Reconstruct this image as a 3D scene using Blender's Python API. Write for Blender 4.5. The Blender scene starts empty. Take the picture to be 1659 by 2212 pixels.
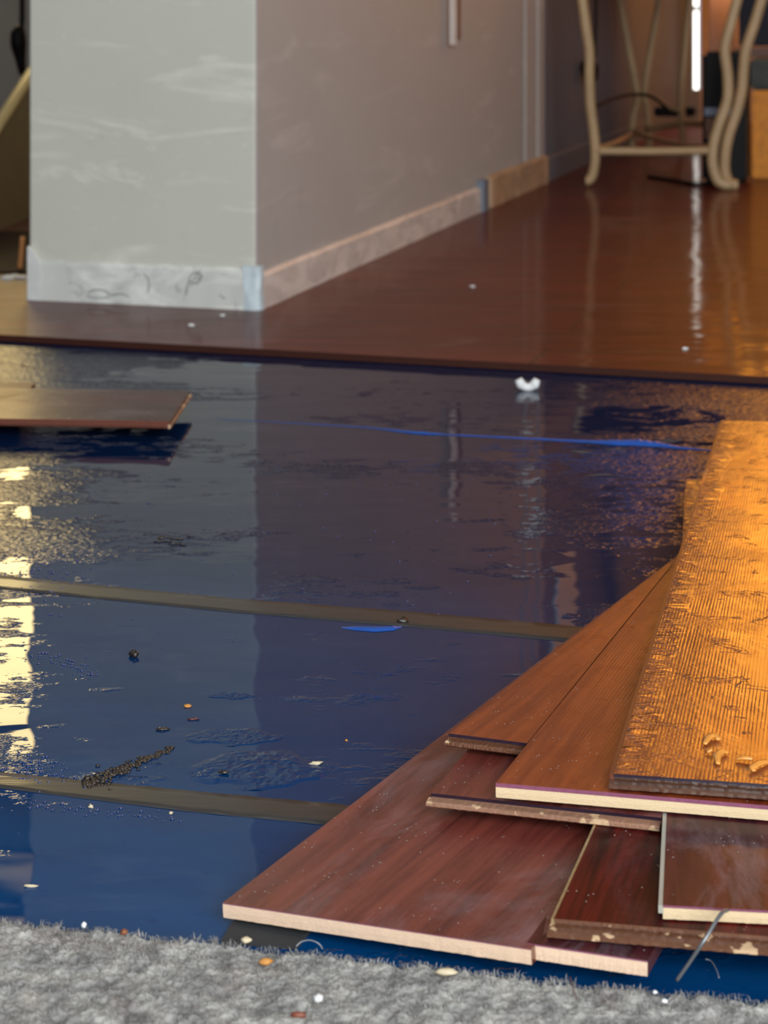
import bpy, bmesh, math, random
import numpy as np
from mathutils import Vector, Matrix, noise
random.seed(7)
S = bpy.context.scene
COL = S.collection
# ------------------------------------------------------------------ camera / light / exposure
F = 4000.0; H = 0.553; CX = 829.5; HY = 10.0
cam_d = bpy.data.cameras.new('camera'); cam = bpy.data.objects.new('camera', cam_d); COL.objects.link(cam)
cam.location = (0, 0, H); cam.rotation_euler = (math.pi/2, 0, 0)
cam_d.sensor_fit = 'HORIZONTAL'; cam_d.sensor_width = 36; cam_d.lens = 36*F/1659
cam_d.shift_y = -(1106-HY)/1659
cam_d.clip_start = .05
cam_d.dof.use_dof = True; cam_d.dof.focus_distance = 1.38; cam_d.dof.aperture_fstop = cam_d.lens/5.6
S.camera = cam
S.view_settings.view_transform = 'Standard'; S.view_settings.look = 'None'
S.view_settings.gamma = 1; S.view_settings.use_curve_mapping = False
S.view_settings.exposure = 0.0
wd = bpy.data.worlds.new('world'); S.world = wd; wd.use_nodes = True
wd.node_tree.nodes['Background'].inputs[0].default_value = (.75, .85, 1, 1)
wd.node_tree.nodes['Background'].inputs[1].default_value = .55
def area(name, loc, rot, sx, sy, power, color):
    l = bpy.data.lights.new(name, 'AREA'); l.shape = 'RECTANGLE'; l.size = sx; l.size_y = sy
    l.energy = power; l.color = color
    o = bpy.data.objects.new(name, l); COL.objects.link(o); o.location = loc; o.rotation_euler = rot
    return o
# daylight entering by the wide doorway the photographer stands in
area('doorway_daylight', (1.15, -1.9, 1.75), (math.radians(78), 0, math.radians(14)), 3.2, 2.0, 212, (.95, .985, 1.0))

# ------------------------------------------------------------------ helpers
def P(px, py, z=0.0):
    Y = (H-z)*F/(py-HY)
    return Vector(((px-CX)*Y/F, Y, z))
def W(px, py, Y):
    return Vector(((px-CX)*Y/F, Y, H-(py-HY)*Y/F))
def link(name, bm, mats, parent=None, smooth=False, mat4=None):
    me = bpy.data.meshes.new(name); bm.to_mesh(me); bm.free()
    for m in (mats if isinstance(mats, (list, tuple)) else [mats]): me.materials.append(m)
    if smooth:
        for p in me.polygons: p.use_smooth = True
    o = bpy.data.objects.new(name, me); COL.objects.link(o)
    if parent: o.parent = parent
    elif mat4 is not None: o.matrix_world = mat4
    return o
def tag(o, label=None, cat=None, group=None, kind=None):
    if label: o['label'] = label
    if cat: o['category'] = cat
    if group: o['group'] = group
    if kind: o['kind'] = kind
    return o
def empty(name, mat4=None, loc=None):
    o = bpy.data.objects.new(name, None); COL.objects.link(o); o.empty_display_size = .02
    if mat4 is not None: o.matrix_world = mat4
    if loc is not None: o.location = loc
    return o
def box(bm, a, b, mi=0):
    vs = [bm.verts.new((x, y, z)) for x in (a[0], b[0]) for y in (a[1], b[1]) for z in (a[2], b[2])]
    for f in ((0,1,3,2),(4,6,7,5),(0,4,5,1),(2,3,7,6),(0,2,6,4),(1,5,7,3)):
        fc = bm.faces.new([vs[i] for i in f]); fc.material_index = mi
    return vs
def prism(bm, quad, z0, z1, mtop=0, mside=0, mbot=0):
    """quad: list of (x,y) ccw"""
    b = [bm.verts.new((q[0], q[1], z0)) for q in quad]; t = [bm.verts.new((q[0], q[1], z1)) for q in quad]
    n = len(quad)
    f = bm.faces.new(t); f.material_index = mtop
    f = bm.faces.new(b[::-1]); f.material_index = mbot
    for i in range(n):
        f = bm.faces.new((b[i], b[(i+1) % n], t[(i+1) % n], t[i])); f.material_index = mside if isinstance(mside, int) else mside[i]
    return b, t
def tube(bm, pts, rad, seg=10, sub=4, flat=1.0):
    pts = [Vector(p) for p in pts]
    if not isinstance(rad, (list, tuple)): rad = [rad]*len(pts)
    Q = []; R = []
    n = len(pts)
    for i in range(n-1):
        p0 = pts[max(i-1, 0)]; p1 = pts[i]; p2 = pts[i+1]; p3 = pts[min(i+2, n-1)]
        for k in range(sub):
            t = k/sub
            Q.append(.5*((2*p1)+(-p0+p2)*t+(2*p0-5*p1+4*p2-p3)*t*t+(-p0+3*p1-3*p2+p3)*t**3))
            R.append(rad[i]*(1-t)+rad[i+1]*t)
    Q.append(pts[-1]); R.append(rad[-1])
    rings = []; up = Vector((.13, .21, .97))
    for i, q in enumerate(Q):
        d = (Q[min(i+1, len(Q)-1)]-Q[max(i-1, 0)]).normalized()
        a = d.cross(up)
        if a.length < .05: a = d.cross(Vector((1, 0, 0)))
        a.normalize(); b = a.cross(d).normalized()
        rings.append([bm.verts.new(q+(a*math.cos(2*math.pi*k/seg)+b*flat*math.sin(2*math.pi*k/seg))*R[i]) for k in range(seg)])
    for i in range(len(rings)-1):
        for k in range(seg):
            bm.faces.new((rings[i][k], rings[i][(k+1) % seg], rings[i+1][(k+1) % seg], rings[i+1][k]))
    bm.faces.new(rings[0][::-1]); bm.faces.new(rings[-1])
def recalc(bm): bmesh.ops.recalc_face_normals(bm, faces=bm.faces[:])
def blob(bm, c, r, sub=2, amp=.3, fr=3.0, seed=0):
    g = bmesh.ops.create_icosphere(bm, subdivisions=sub, radius=1)
    for v in g['verts']:
        k = 1+amp*noise.noise(v.co*fr+Vector((seed*3.1, seed, -seed)))*2
        v.co = Vector((c[0]+v.co.x*r[0]*k, c[1]+v.co.y*r[1]*k, c[2]+v.co.z*r[2]*k))

class NT:
    def __init__(s, name):
        s.m = bpy.data.materials.new(name); s.m.use_nodes = True; s.t = s.m.node_tree; s.b = s.t.nodes['Principled BSDF']
        s.tc = s.t.nodes.new('ShaderNodeTexCoord')
    def n(s, typ, **kw):
        x = s.t.nodes.new(typ)
        for k, v in kw.items():
            if k.startswith('_'): setattr(x, k[1:], v)
            else: s.set(x.inputs[k.replace('__', ' ')], v)
        return x
    def set(s, inp, v):
        if isinstance(v, bpy.types.NodeSocket): s.t.links.new(v, inp)
        else: inp.default_value = v
    def map(s, scale=(1,1,1), rot=(0,0,0), loc=(0,0,0), src='Object'):
        m = s.n('ShaderNodeMapping', Vector=s.tc.outputs[src]); m.inputs['Scale'].default_value = scale
        m.inputs['Rotation'].default_value = rot; m.inputs['Location'].default_value = loc
        return m.outputs[0]
    def noise(s, vec, scale=5., detail=3., rough=.55, dist=0.):
        x = s.n('ShaderNodeTexNoise', Vector=vec, Scale=scale, Detail=detail, Roughness=rough, Distortion=dist)
        return x.outputs['Fac']
    def ramp(s, fac, stops, interp='LINEAR'):
        r = s.n('ShaderNodeValToRGB', Fac=fac); e = r.color_ramp.elements; r.color_ramp.interpolation = interp
        while len(e) < len(stops): e.new(.5)
        for i, (p, c) in enumerate(stops):
            e[i].position = p; e[i].color = (c if isinstance(c, (tuple, list)) else (c, c, c))[:3]+(1,) if isinstance(c, (tuple, list)) else (c, c, c, 1)
        return r.outputs[0]
    def mix(s, fac, a, b, mode='MIX'):
        x = s.t.nodes.new('ShaderNodeMix'); x.data_type = 'RGBA'; x.blend_type = mode
        s.set(x.inputs[0], fac)
        for i, v in ((6, a), (7, b)):
            if isinstance(v, (tuple, list)): v = tuple(v[:3])+(1,)
            s.set(x.inputs[i], v)
        return x.outputs[2]
    def math(s, op, a, b=0., c=0.):
        x = s.t.nodes.new('ShaderNodeMath'); x.operation = op; s.set(x.inputs[0], a); s.set(x.inputs[1], b); s.set(x.inputs[2], c)
        return x.outputs[0]
    def bump(s, h, strength=1., dist=.001, normal=None):
        b = s.n('ShaderNodeBump', Height=h, Strength=strength, Distance=dist)
        if normal: s.set(b.inputs['Normal'], normal)
        return b.outputs[0]
    def fin(s, color, rough=.5, normal=None, spec=.5, coat=0., coat_r=.03, coat_n=None, coat_ior=1.5, metal=0.):
        b = s.b
        if isinstance(color, (tuple, list)): color = tuple(color[:3])+(1,)
        s.set(b.inputs['Base Color'], color); s.set(b.inputs['Roughness'], rough)
        s.set(b.inputs['Specular IOR Level'], spec); s.set(b.inputs['Metallic'], metal)
        s.set(b.inputs['Coat Weight'], coat); s.set(b.inputs['Coat Roughness'], coat_r); s.set(b.inputs['Coat IOR'], coat_ior)
        if normal: s.set(b.inputs['Normal'], normal)
        if coat_n: s.set(b.inputs['Coat Normal'], coat_n)
        return s.m
def simple(name, c, rough=.6, var=.15, sc=20., bumpd=0., **kw):
    n = NT(name); v = n.map()
    f = n.noise(v, sc, 4)
    col = n.mix(f, tuple(x*(1-var) for x in c), tuple(min(1, x*(1+var)) for x in c))
    nb = n.bump(f, 1, bumpd) if bumpd else None
    return n.fin(col, rough, nb, **kw)
def emit(name, c, st, var=None):
    m = bpy.data.materials.new(name); m.use_nodes = True; t = m.node_tree; t.nodes.clear()
    o = t.nodes.new('ShaderNodeOutputMaterial'); e = t.nodes.new('ShaderNodeEmission')
    e.inputs[0].default_value = tuple(c)+(1,); e.inputs[1].default_value = st
    t.links.new(e.outputs[0], o.inputs[0]); return m

# ------------------------------------------------------------------ materials
def mat_underlay():
    n = NT('wet_blue_underlay'); v = n.map(); va = n.map((1, 2.2, 1))
    big = n.noise(va, 3.2, 4, .6, .4)
    sep = n.n('ShaderNodeSeparateXYZ', Vector=n.tc.outputs['Object'])
    # film is scuffed and puckered in patches, more of them towards the edges of the room opening
    edge = n.math('MULTIPLY', n.math('SMOOTH_MAX', n.math('SUBTRACT', sep.outputs[0], .12), 0.), .55)
    edge2 = n.math('MULTIPLY', n.math('SMOOTH_MAX', n.math('SUBTRACT', -.22, sep.outputs[0]), 0.), .62)
    e = n.math('ADD', edge, edge2)
    fine = n.noise(va, 26, 4, .6)
    pm = n.math('ADD', n.math('ADD', n.math('MULTIPLY', big, .6), n.math('MULTIPLY', fine, .4)), n.math('MULTIPLY', e, .8))
    mask = n.ramp(pm, [(.56, 0.), (.62, 1.)])
    cells = n.n('ShaderNodeTexVoronoi', Vector=n.map((1, 1.6, 1)), Scale=170.)
    cells.feature = 'SMOOTH_F1'
    mic = n.noise(v, 380, 3, .6)
    hgt = n.math('MULTIPLY', n.math('ADD', cells.outputs['Distance'], n.math('MULTIPLY', mic, .5)), mask)
    wave = n.noise(va, 5, 2, .5)
    b0 = n.bump(wave, 1, .0012)
    b1 = n.bump(hgt, .8, .0012, b0)
    col = n.mix(n.noise(va, 9, 5, .65), (.0005, .027, .115), (.002, .060, .185))
    col = n.mix(n.ramp(n.noise(va, 60, 4, .7), [(.62, 0.), (.75, 1.)]), col, (.0, .018, .10))
    # film darkens with distance, stepping near the tape seams: light fall-off painted in
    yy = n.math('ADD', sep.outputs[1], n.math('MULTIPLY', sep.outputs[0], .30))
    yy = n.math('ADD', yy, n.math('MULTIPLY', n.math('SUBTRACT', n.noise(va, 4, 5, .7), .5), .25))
    far_dim = n.ramp(n.math('MULTIPLY', yy, .4), [(.44, 0.), (.52, .40), (.66, .55), (.74, .86)])
    col = n.mix(far_dim, col, (.002, .008, .036))
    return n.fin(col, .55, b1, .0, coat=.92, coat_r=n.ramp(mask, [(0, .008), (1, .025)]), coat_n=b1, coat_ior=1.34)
def mat_wood(name, c0, c1, ridge=0., wet=.5, blob_amt=0., gloss=.12, seed=0., gs=1., haze=.0, spec=.3, rim=0.):
    n = NT(name); v = n.map((1, .06, 1), loc=(seed, seed*.3, 0)); u = n.map(loc=(seed, 0, 0))
    g = n.noise(v, 110*gs, 6, .65, .6); g2 = n.noise(v, 25, 4, .6, 1.)
    f = n.math('ADD', n.math('MULTIPLY', g, .5), n.math('MULTIPLY', g2, .5))
    col = n.ramp(f, [(.41, c0), (.58, c1)])
    if haze:
        hz = n.math('MULTIPLY', n.ramp(n.noise(n.map((1, .5, 1), loc=(0, seed, 0)), 14, 6, .7, .8), [(.5, 0.), (.72, 1.)]), haze)
        col = n.mix(hz, col, (.30, .24, .27))
    sp = n.n('ShaderNodeTexVoronoi', Vector=u, Scale=230.)
    drop_glint = n.ramp(sp.outputs['Distance'], [(.09, 1.), (.14, 0.)])
    drop_glint = n.math('MULTIPLY', drop_glint, n.ramp(n.noise(u, 40, 2), [(.55, 0.), (.58, 1.)]))
    drop_glint = n.math('MULTIPLY', drop_glint, .8)
    col = n.mix(drop_glint, col, (.65, .6, .55))  # droplet glints painted as pale specks into the wood colour
    nb = n.bump(n.noise(n.map((1, .35, 1)), 12, 3), 1, .0010)
    nb = n.bump(drop_glint, 1, .0006, nb)
    if ridge:
        wv = n.n('ShaderNodeTexWave', Vector=n.map((1, .05, 1), loc=(seed, 0, 0)), Scale=120., Distortion=3.2, Detail=4.)
        wv.inputs['Detail Scale'].default_value = 1.5
        rm = n.ramp(n.noise(n.map((1, .5, 1)), 11, 5, .6), [(.36, .1), (.6, 1.)])
        nb = n.bump(n.math('MULTIPLY', wv.outputs['Fac'], rm), 1, ridge, nb)
    if blob_amt:
        bm_ = n.noise(n.map((.9, 1.3, 1), loc=(seed, 2, 0)), 30, 4, .6, .4)
        bl = n.ramp(bm_, [(.60, 0.), (.635, 1.)])
        nb = n.bump(bl, 1, blob_amt, nb)
        if rim:
            sx = n.n('ShaderNodeSeparateXYZ', Vector=n.tc.outputs['Object'])
            rmk = n.ramp(n.math('MULTIPLY', n.math('ADD', sx.outputs[0], n.math('MULTIPLY', n.noise(u, 30, 3), .02)), 20.), [(.25, 1.), (.62, 0.)])
            rp = n.ramp(n.noise(n.map((.6, 1.5, 1)), 70, 3, .55, .5), [(.45, 0.), (.6, 1.)])
            nb = n.bump(n.math('MULTIPLY', rp, rmk), 1, rim, nb)
        tn = n.math('MULTIPLY', n.noise(u, 160, 4, .7), n.ramp(n.noise(u, 16, 4), [(.45, 0.), (.6, 1.)]))
        nb = n.bump(tn, 1, blob_amt*.8, nb)
    cr = n.ramp(n.noise(u, 18, 4, .7), [(.35, gloss*.4), (.7, gloss*1.8)])
    return n.fin(col, .45, nb, spec, coat=wet, coat_r=cr, coat_n=nb)
def mat_floor():
    n = NT('mahogany_laminate_floor'); rot = (0, 0, .295)
    v = n.map((.08, 1, 1), rot); u = n.map(rot=rot)
    g = n.noise(v, 60, 6, .65, .5)
    br = n.n('ShaderNodeTexBrick', Vector=u, Scale=1., Mortar__Size=.002); br.inputs['Brick Width'].default_value = 1.2
    br.inputs['Row Height'].default_value = .19; br.inputs['Bias'].default_value = 0
    br.inputs['Color1'].default_value = (.9, .9, .9, 1); br.inputs['Color2'].default_value = (1.15, 1.1, 1.1, 1); br.inputs['Mortar'].default_value = (.3, .3, .3, 1)
    col = n.ramp(g, [(.35, (.060, .009, .007)), (.65, (.135, .021, .013))])
    col = n.mix(1., col, br.outputs['Color'], 'MULTIPLY')
    dirt = n.ramp(n.noise(n.map((.5, 1.2, 1)), 7, 6, .7, 1.), [(.56, 0.), (.75, .35)])
    col = n.mix(dirt, col, (.22, .15, .13))
    nb = n.bump(n.noise(n.map((.6, 1.4, 1)), 5, 3), 1, .003)
    nb = n.bump(br.outputs['Fac'], 1, -.0008, nb)
    cr = n.ramp(n.noise(u, 8, 5, .7), [(.35, .04), (.7, .12)])
    return n.fin(col, .5, nb, .15, coat=.30, coat_r=cr, coat_n=nb)
def mat_wall(name, c, marks=.5):
    n = NT(name); v = n.map((1, 1, 1))
    f = n.noise(v, 3, 5, .6)
    col = n.mix(f, tuple(x*.93 for x in c), tuple(x*1.06 for x in c))
    rub = n.noise(n.map((1.2, 1.2, 5.5), (0, .22, 0)), 2.6, 7, .62, .7)
    rm = n.ramp(rub, [(.56, 0.), (.68, marks)])
    col = n.mix(rm, col, tuple(min(.9, x*1.25) for x in c))
    spk = n.ramp(n.noise(n.map((1, 1, 2)), 40, 3, .6), [(.66, 0.), (.72, .35*marks)])
    col = n.mix(spk, col, tuple(min(.95, x*1.35) for x in c))
    low = n.ramp(n.noise(v, 14, 4), [(.6, 0.), (.8, .3)])
    col = n.mix(low, col, tuple(x*.75 for x in c))
    nb = n.bump(n.noise(v, 120, 3), .3, .0006); nb = n.bump(rm, 1, .0008, nb)
    return n.fin(col, .62, nb, .3)
M = {}
M['underlay'] = mat_underlay()
M['floor'] = mat_floor()
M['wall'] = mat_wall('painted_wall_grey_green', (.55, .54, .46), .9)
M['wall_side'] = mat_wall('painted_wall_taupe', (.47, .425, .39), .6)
M['wall_back'] = mat_wall('grey_wall_and_shade', (.13, .14, .17), .1)
M['wall_blue'] = mat_wall('painted_wall_blue_grey', (.24, .26, .29), .1)
M['ceiling'] = simple('ceiling_white', (.75, .75, .73), .8)
def mat_base(name, c, dirt):
    n = NT(name); v = n.map()
    a = n.ramp(n.noise(v, 22, 6, .7, 1.), [(.57, 0.), (.68, dirt)])
    col = n.mix(a, c, (.30, .27, .25))
    b = n.ramp(n.noise(n.map((.7, .7, 1.6)), 11, 4, .6, .8), [(.45, 0.), (.56, .8)])
    col = n.mix(b, col, tuple(min(.9, x*1.3) for x in c))
    return n.fin(col, .5, n.bump(a, 1, -.001), .4)
M['base'] = mat_base('scuffed_white_baseboard', (.60, .60, .55), .75)
M['base_side'] = mat_base('dusty_cream_baseboard', (.62, .53, .47), .5)
M['base_tan'] = mat_base('tan_baseboard', (.42, .27, .16), .3)
M['wood_a'] = mat_wood('mahogany_decor', (.085, .014, .012), (.21, .045, .030), wet=.5, gloss=.3, seed=1, haze=.35)
M['wood_b'] = mat_wood('dark_red_decor', (.025, .002, .002), (.12, .010, .007), wet=.15, gloss=.2, seed=5, spec=.08, haze=.1)
M['wood_c'] = mat_wood('orange_brown_decor', (.15, .024, .008), (.28, .056, .014), wet=.5, gloss=.4, seed=9, ridge=.00005)
M['wood_d'] = mat_wood('wet_ribbed_decor', (.17, .038, .012), (.33, .09, .022), wet=1., gloss=.14, seed=13, ridge=.00008, blob_amt=.0006, rim=.0016)
M['wood_e'] = mat_wood('violet_brown_decor', (.035, .007, .010), (.085, .018, .020), wet=.25, gloss=.2, seed=17, haze=.4, spec=.15)
def mat_core(name, c, rough_e=.7):
    n = NT(name); v = n.map((1, 1, 3))
    col = n.mix(n.noise(v, 260, 4, .7), tuple(x*.85 for x in c), c)
    col = n.mix(n.ramp(n.noise(n.map(), 45, 5, .7), [(.66, 0.), (.74, .5)]), col, tuple(x*f for x, f in zip(c, (.62, .45, .35))))
    return n.fin(col, rough_e, n.bump(n.noise(v, 500, 3), 1, .0004), .3)
M['core'] = mat_core('fibreboard_core', (.80, .61, .37))
M['core_pink'] = mat_core('pinkish_fibreboard_core', (.84, .60, .42))
M['core_grey'] = simple('grey_board_edge', (.40, .38, .32), .5)
M['veneer_edge'] = simple('violet_veneer_edge', (.24, .075, .13), .4, .3, 300)
M['veneer_dark'] = simple('dark_violet_veneer_edge', (.020, .009, .020), .3, .4, 300, coat=.6)
def mat_tongue(name, c):
    n = NT(name); u = n.map()
    col = n.mix(n.noise(n.map((.3, 1, 1)), 120, 5, .7), tuple(x*.6 for x in c), c)
    chip = n.ramp(n.noise(n.map((1, 1.4, 1)), 48, 3, .6), [(.60, 0.), (.63, 1.)])
    col = n.mix(chip, col, (.62, .42, .24))
    nb = n.bump(n.noise(u, 300, 4), 1, .0006)
    return n.fin(col, .35, nb, .5, coat=.8, coat_r=.08, coat_n=nb)
M['tongue'] = mat_tongue('waxed_brown_tongue', (.17, .065, .03))
M['tongue_dark'] = simple('dark_wet_tongue', (.10, .042, .022), .3, .4, 200, .0006, coat=1., coat_r=.05)
M['tongue_pale'] = mat_tongue('pale_chipped_tongue', (.40, .21, .13))
M['side'] = simple('brown_board_side', (.14, .04, .02), .3, .3, 200, coat=.7)
M['side_khaki'] = simple('khaki_board_side', (.30, .21, .10), .4, .4, 250, coat=.4)
M['backing'] = simple('dark_backing_paper', (.03, .02, .02), .6)
M['ivory'] = simple('cream_painted_iron', (.46, .31, .16), .45, .25, 18, .0004)
M['black'] = simple('black_plastic', (.004, .004, .005), .5, spec=.15)
M['navy'] = simple('dark_navy_cloth', (.012, .013, .022), .8)
M['brown'] = simple('brown_wood_rail', (.12, .04, .02), .5)
M['tape'] = None
def mat_tape():
    n = NT('grey_seam_tape'); v = n.map((.15, 2.5, 1), (0, 0, .12))
    col = n.mix(n.noise(v, 60, 4, .6), (.022, .020, .019), (.045, .041, .038))
    nb = n.bump(n.noise(v, 40, 3), 1, .0004)
    return n.fin(col, .5, nb, .4, coat=.38, coat_r=.12, coat_n=nb, coat_ior=1.35)
M['tape'] = mat_tape()
def mat_carpet():
    n = NT('grey_carpet'); v = n.map()
    col = n.ramp(n.noise(v, 55, 3, .6), [(.34, (.20, .195, .185)), (.52, (.33, .32, .295)), (.68, (.45, .43, .39))])
    col = n.mix(n.ramp(n.noise(n.map(loc=(3, 1, 0)), 30, 3), [(.55, 0.), (.7, .35)]), col, (.19, .14, .12))
    return n.fin(col, .95, None, .1)
M['carpet'] = mat_carpet()

# ------------------------------------------------------------------ structure
def planebox(name, a, b, mat, kind='structure', **kw):
    bm = bmesh.new(); box(bm, a, b); recalc(bm); o = link(name, bm, mat); o['kind'] = kind; return o
LT = .012                                            # top of the laminate above the blue underlay
SL = .303                                            # how far the room is turned away from the camera
U = Vector((1, -SL*.93, 0)).normalized(); V = Vector((SL, 1, 0)).normalized()
CR = P(553, 669, LT); CL = P(62, 646, LT)            # front corners of the wall end
# underlay
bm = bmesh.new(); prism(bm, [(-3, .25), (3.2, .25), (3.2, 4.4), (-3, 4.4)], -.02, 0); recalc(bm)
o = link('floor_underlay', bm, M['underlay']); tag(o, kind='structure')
# laminate floor: its cut edge runs across the room
E0 = P(-900, 735-52, 0.003); E1 = P(2600, 735+150, 0.003)
el = P(0, 736, .002); er = P(1659, 829, .002); ed = (er-el).normalized()
A = el-ed*2.4; B = er+ed*2.3
bm = bmesh.new(); prism(bm, [(A.x, A.y), (B.x, B.y), (B.x, 9.6), (A.x, 9.6)], .0012, LT, 0, 1); recalc(bm)
o = link('floor', bm, [M['floor'], simple('dark_laminate_edge', (.045, .013, .008), .5, spec=.2)]); tag(o, kind='structure')
bm = bmesh.new(); box(bm, (-3, 4.2, -.02), (3.6, 9.8, .001)); o = link('floor_subfloor', bm, M['backing']); tag(o, kind='structure')
# middle wall: a thick wall whose end faces the camera
CEIL = 2.8
def wall_block(name, pts, z0, z1, mats, ms):
    bm = bmesh.new(); prism(bm, pts, z0, z1, 0, ms); recalc(bm); o = link(name, bm, mats); o['kind'] = 'structure'; return o
q = [CL.xy, CR.xy, (CR+V*6.2).xy, (CL+V*6.2).xy]
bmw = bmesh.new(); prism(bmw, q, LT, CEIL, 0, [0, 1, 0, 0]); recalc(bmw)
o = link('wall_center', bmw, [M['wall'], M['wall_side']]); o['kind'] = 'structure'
bv = o.modifiers.new('bevel', 'BEVEL'); bv.width = .006; bv.segments = 3; bv.limit_method = 'ANGLE'
# baseboards
nf = Vector((-(CR-CL).y, (CR-CL).x, 0)).normalized()*-1; nf = nf if nf.y < 0 else -nf
def board_on(name, a, b, n, t, z0, z1, mat, jag=0, chips=()):
    bm = bmesh.new(); N = 48; d = b-a
    rows = []
    for i in range(N+1):
        p = a+d*(i/N); j = jag*noise.noise(Vector((i*.35, a.x*9, 0)))
        tt = t*(1+.25*noise.noise(Vector((i*.2, 5, 0))))
        rows.append([bm.verts.new((p+n*k).xy.to_3d()+Vector((0, 0, z))) for k, z in ((0, z0), (tt, z0), (tt, z1-.006+j), (tt*.45, z1+j), (0, z1+j))])
    for i in range(N):
        for k in range(5):
            bm.faces.new((rows[i][k], rows[i+1][k], rows[i+1][(k+1) % 5], rows[i][(k+1) % 5]))
    bm.faces.new(rows[0]); bm.faces.new(rows[-1][::-1]); recalc(bm)
    o = link(name, bm, mat); o['kind'] = 'structure'; return o
dU = (CR-CL).normalized()
bbf = board_on('baseboard_front', CL+dU*.004, CR-dU*.012, nf, .009, LT, LT+.073, M['base'], .004)
ns = Vector((V.y, -V.x, 0))
bm = bmesh.new()
def onb(px, py):      # image point carried onto the face of the front baseboard
    y = CL.y
    for _ in range(6):
        x = (px-CX)*y/F; tt = (x-CL.x)/dU.x; y = CL.y+dU.y*tt-.0102
    return W(px, py, y)
for sc, rr_ in (([(190, 632), (205, 626), (228, 628), (240, 637), (262, 634), (280, 642)], .0014), ([(187, 638), (210, 644), (236, 641)], .0011), ([(312, 592), (322, 606), (320, 632)], .0013), ([(402, 638), (410, 600), (424, 588), (436, 596), (424, 612), (408, 606)], .0014), ([(432, 584), (420, 600), (412, 618)], .0011), ([(478, 640), (486, 644)], .0013), ([(150, 610), (153, 613)], .0013)):
    tube(bm, [onb(*p) for p in sc], rr_, 5, 4)
recalc(bm); link('scuff_marks', bm, simple('grey_scuff', (.34, .33, .33), .7), bbf)
def along(px):          # distance along the side wall for an image column
    a = (px-CX)/F; # X = a*Y
    return ((a*CR.y-CR.x)/(V.x-a*V.y))
board_on('baseboard_right', CR+V*.012, CR+V*along(1032), ns, .010, LT, LT+.064, M['base_side'], .002)
board_on('baseboard_right_tan', CR+V*along(1050), CR+V*along(1172), ns, .016, LT, LT+.084, M['base_tan'], .001)
board_on('baseboard_right_far', CR+V*along(1176), CR+V*5.49, ns, .008, LT, LT+.075, M['wall_back'], 0)
# corner piece of pale blue plastic and a grey stop
bm = bmesh.new(); prism(bm, [(CR+nf*.011-dU*.020).xy, (CR+nf*.011+ns*.002).xy, (CR+ns*.011+nf*.006).xy, (CR+V*.01+ns*.011).xy, (CR+V*.01).xy, (CR-dU*.02).xy], LT, LT+.078)
bmesh.ops.subdivide_edges(bm, edges=bm.edges[:], cuts=3, use_grid_fill=True)
for v in bm.verts: v.co += Vector((noise.noise(v.co*60), noise.noise(v.co*60+Vector((9, 0, 0))), 0))*.003
recalc(bm); o = link('trim_1', bm, simple('pale_blue_corner_guard', (.56, .64, .66), .4, .2, 60)); o['kind'] = 'structure'
bm = bmesh.new(); c0 = CL+nf*.010
prism(bm, [(CL+dU*.002).xy, (c0+dU*.002).xy, (c0+dU*.030+nf*.002).xy, (CL+dU*.030).xy], LT, LT+.098)
for v in bm.verts:
    if v.co.z > LT+.05 and (v.co.xy-CL.xy).length > .02: v.co.z -= .035
recalc(bm); o = link('trim_5', bm, simple('white_filler', (.66, .66, .63), .6, .15, 60)); o['kind'] = 'structure'
bm = bmesh.new(); a = CR+V*along(1030); b = CR+V*along(1040)
prism(bm, [a.xy, b.xy, (b+ns*.02).xy, (a+ns*.02).xy], LT, LT+.082); recalc(bm)
o = link('trim_2', bm, simple('blue_grey_stop', (.16, .19, .23), .5)); o['kind'] = 'structure'
# shallow pilaster strips on the side wall
for i, (x0, x1, dpt) in enumerate(((1133, 1146, .004), (1160, 1172, .005))):
    bm = bmesh.new(); a = CR+V*along(x0); b = CR+V*along(x1)
    prism(bm, [a.xy, b.xy, (b+ns*dpt).xy, (a+ns*dpt).xy], LT, CEIL); recalc(bm)
    o = link('trim_%d' % (3+i), bm, M['wall_side']); o['kind'] = 'structure'
# farther side wall: thin slab with the wall's dimmer light painted in as grey
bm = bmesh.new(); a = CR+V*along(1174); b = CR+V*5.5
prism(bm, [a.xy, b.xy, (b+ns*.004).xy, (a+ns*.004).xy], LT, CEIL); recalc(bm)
o = link('wall_center_far_shade', bm, M['wall_back']); o['kind'] = 'structure'
# back walls
BC = CR+V*5.5
bw_d = Vector((1, -.30, 0)).normalized()
def slab(name, a, b, z0, z1, t, mat):
    d = (b-a).normalized(); n = Vector((-d.y, d.x, 0))
    bm = bmesh.new(); prism(bm, [a.xy, b.xy, (b+n*t).xy, (a+n*t).xy], z0, z1); recalc(bm)
    o = link(name, bm, mat); o['kind'] = 'structure'; return o
t0 = .055; t1 = .092
slab('wall_back', BC-bw_d*.05, BC+bw_d*t0, 0, CEIL, .1, M['wall_back'])
slab('wall_back_lower', BC+bw_d*t0, BC+bw_d*t1, 0, .16, .1, M['wall_back'])
slab('wall_back_right', BC+bw_d*t1, BC+bw_d*2.6, 0, CEIL, .1, simple('pinkish_plaster', (.30, .23, .21), .7))
# bright narrow window in that gap
bm = bmesh.new(); a = BC+bw_d*t0+Vector((0, .06, 0)); b = BC+bw_d*t1+Vector((0, .06, 0))
prism(bm, [a.xy, b.xy, (b+V*.01).xy, (a+V*.01).xy], .16, 1.9); recalc(bm)
o = link('window_1', bm, emit('daylight_pane', (1, .98, .90), 3.2)); o['kind'] = 'structure'
bm = bmesh.new(); prism(bm, [(a-V*.03).xy, (b-V*.03).xy, b.xy, a.xy], .525, .545); recalc(bm)
o2 = link('glazing_bar', bm, M['wall_back'], o)
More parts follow.
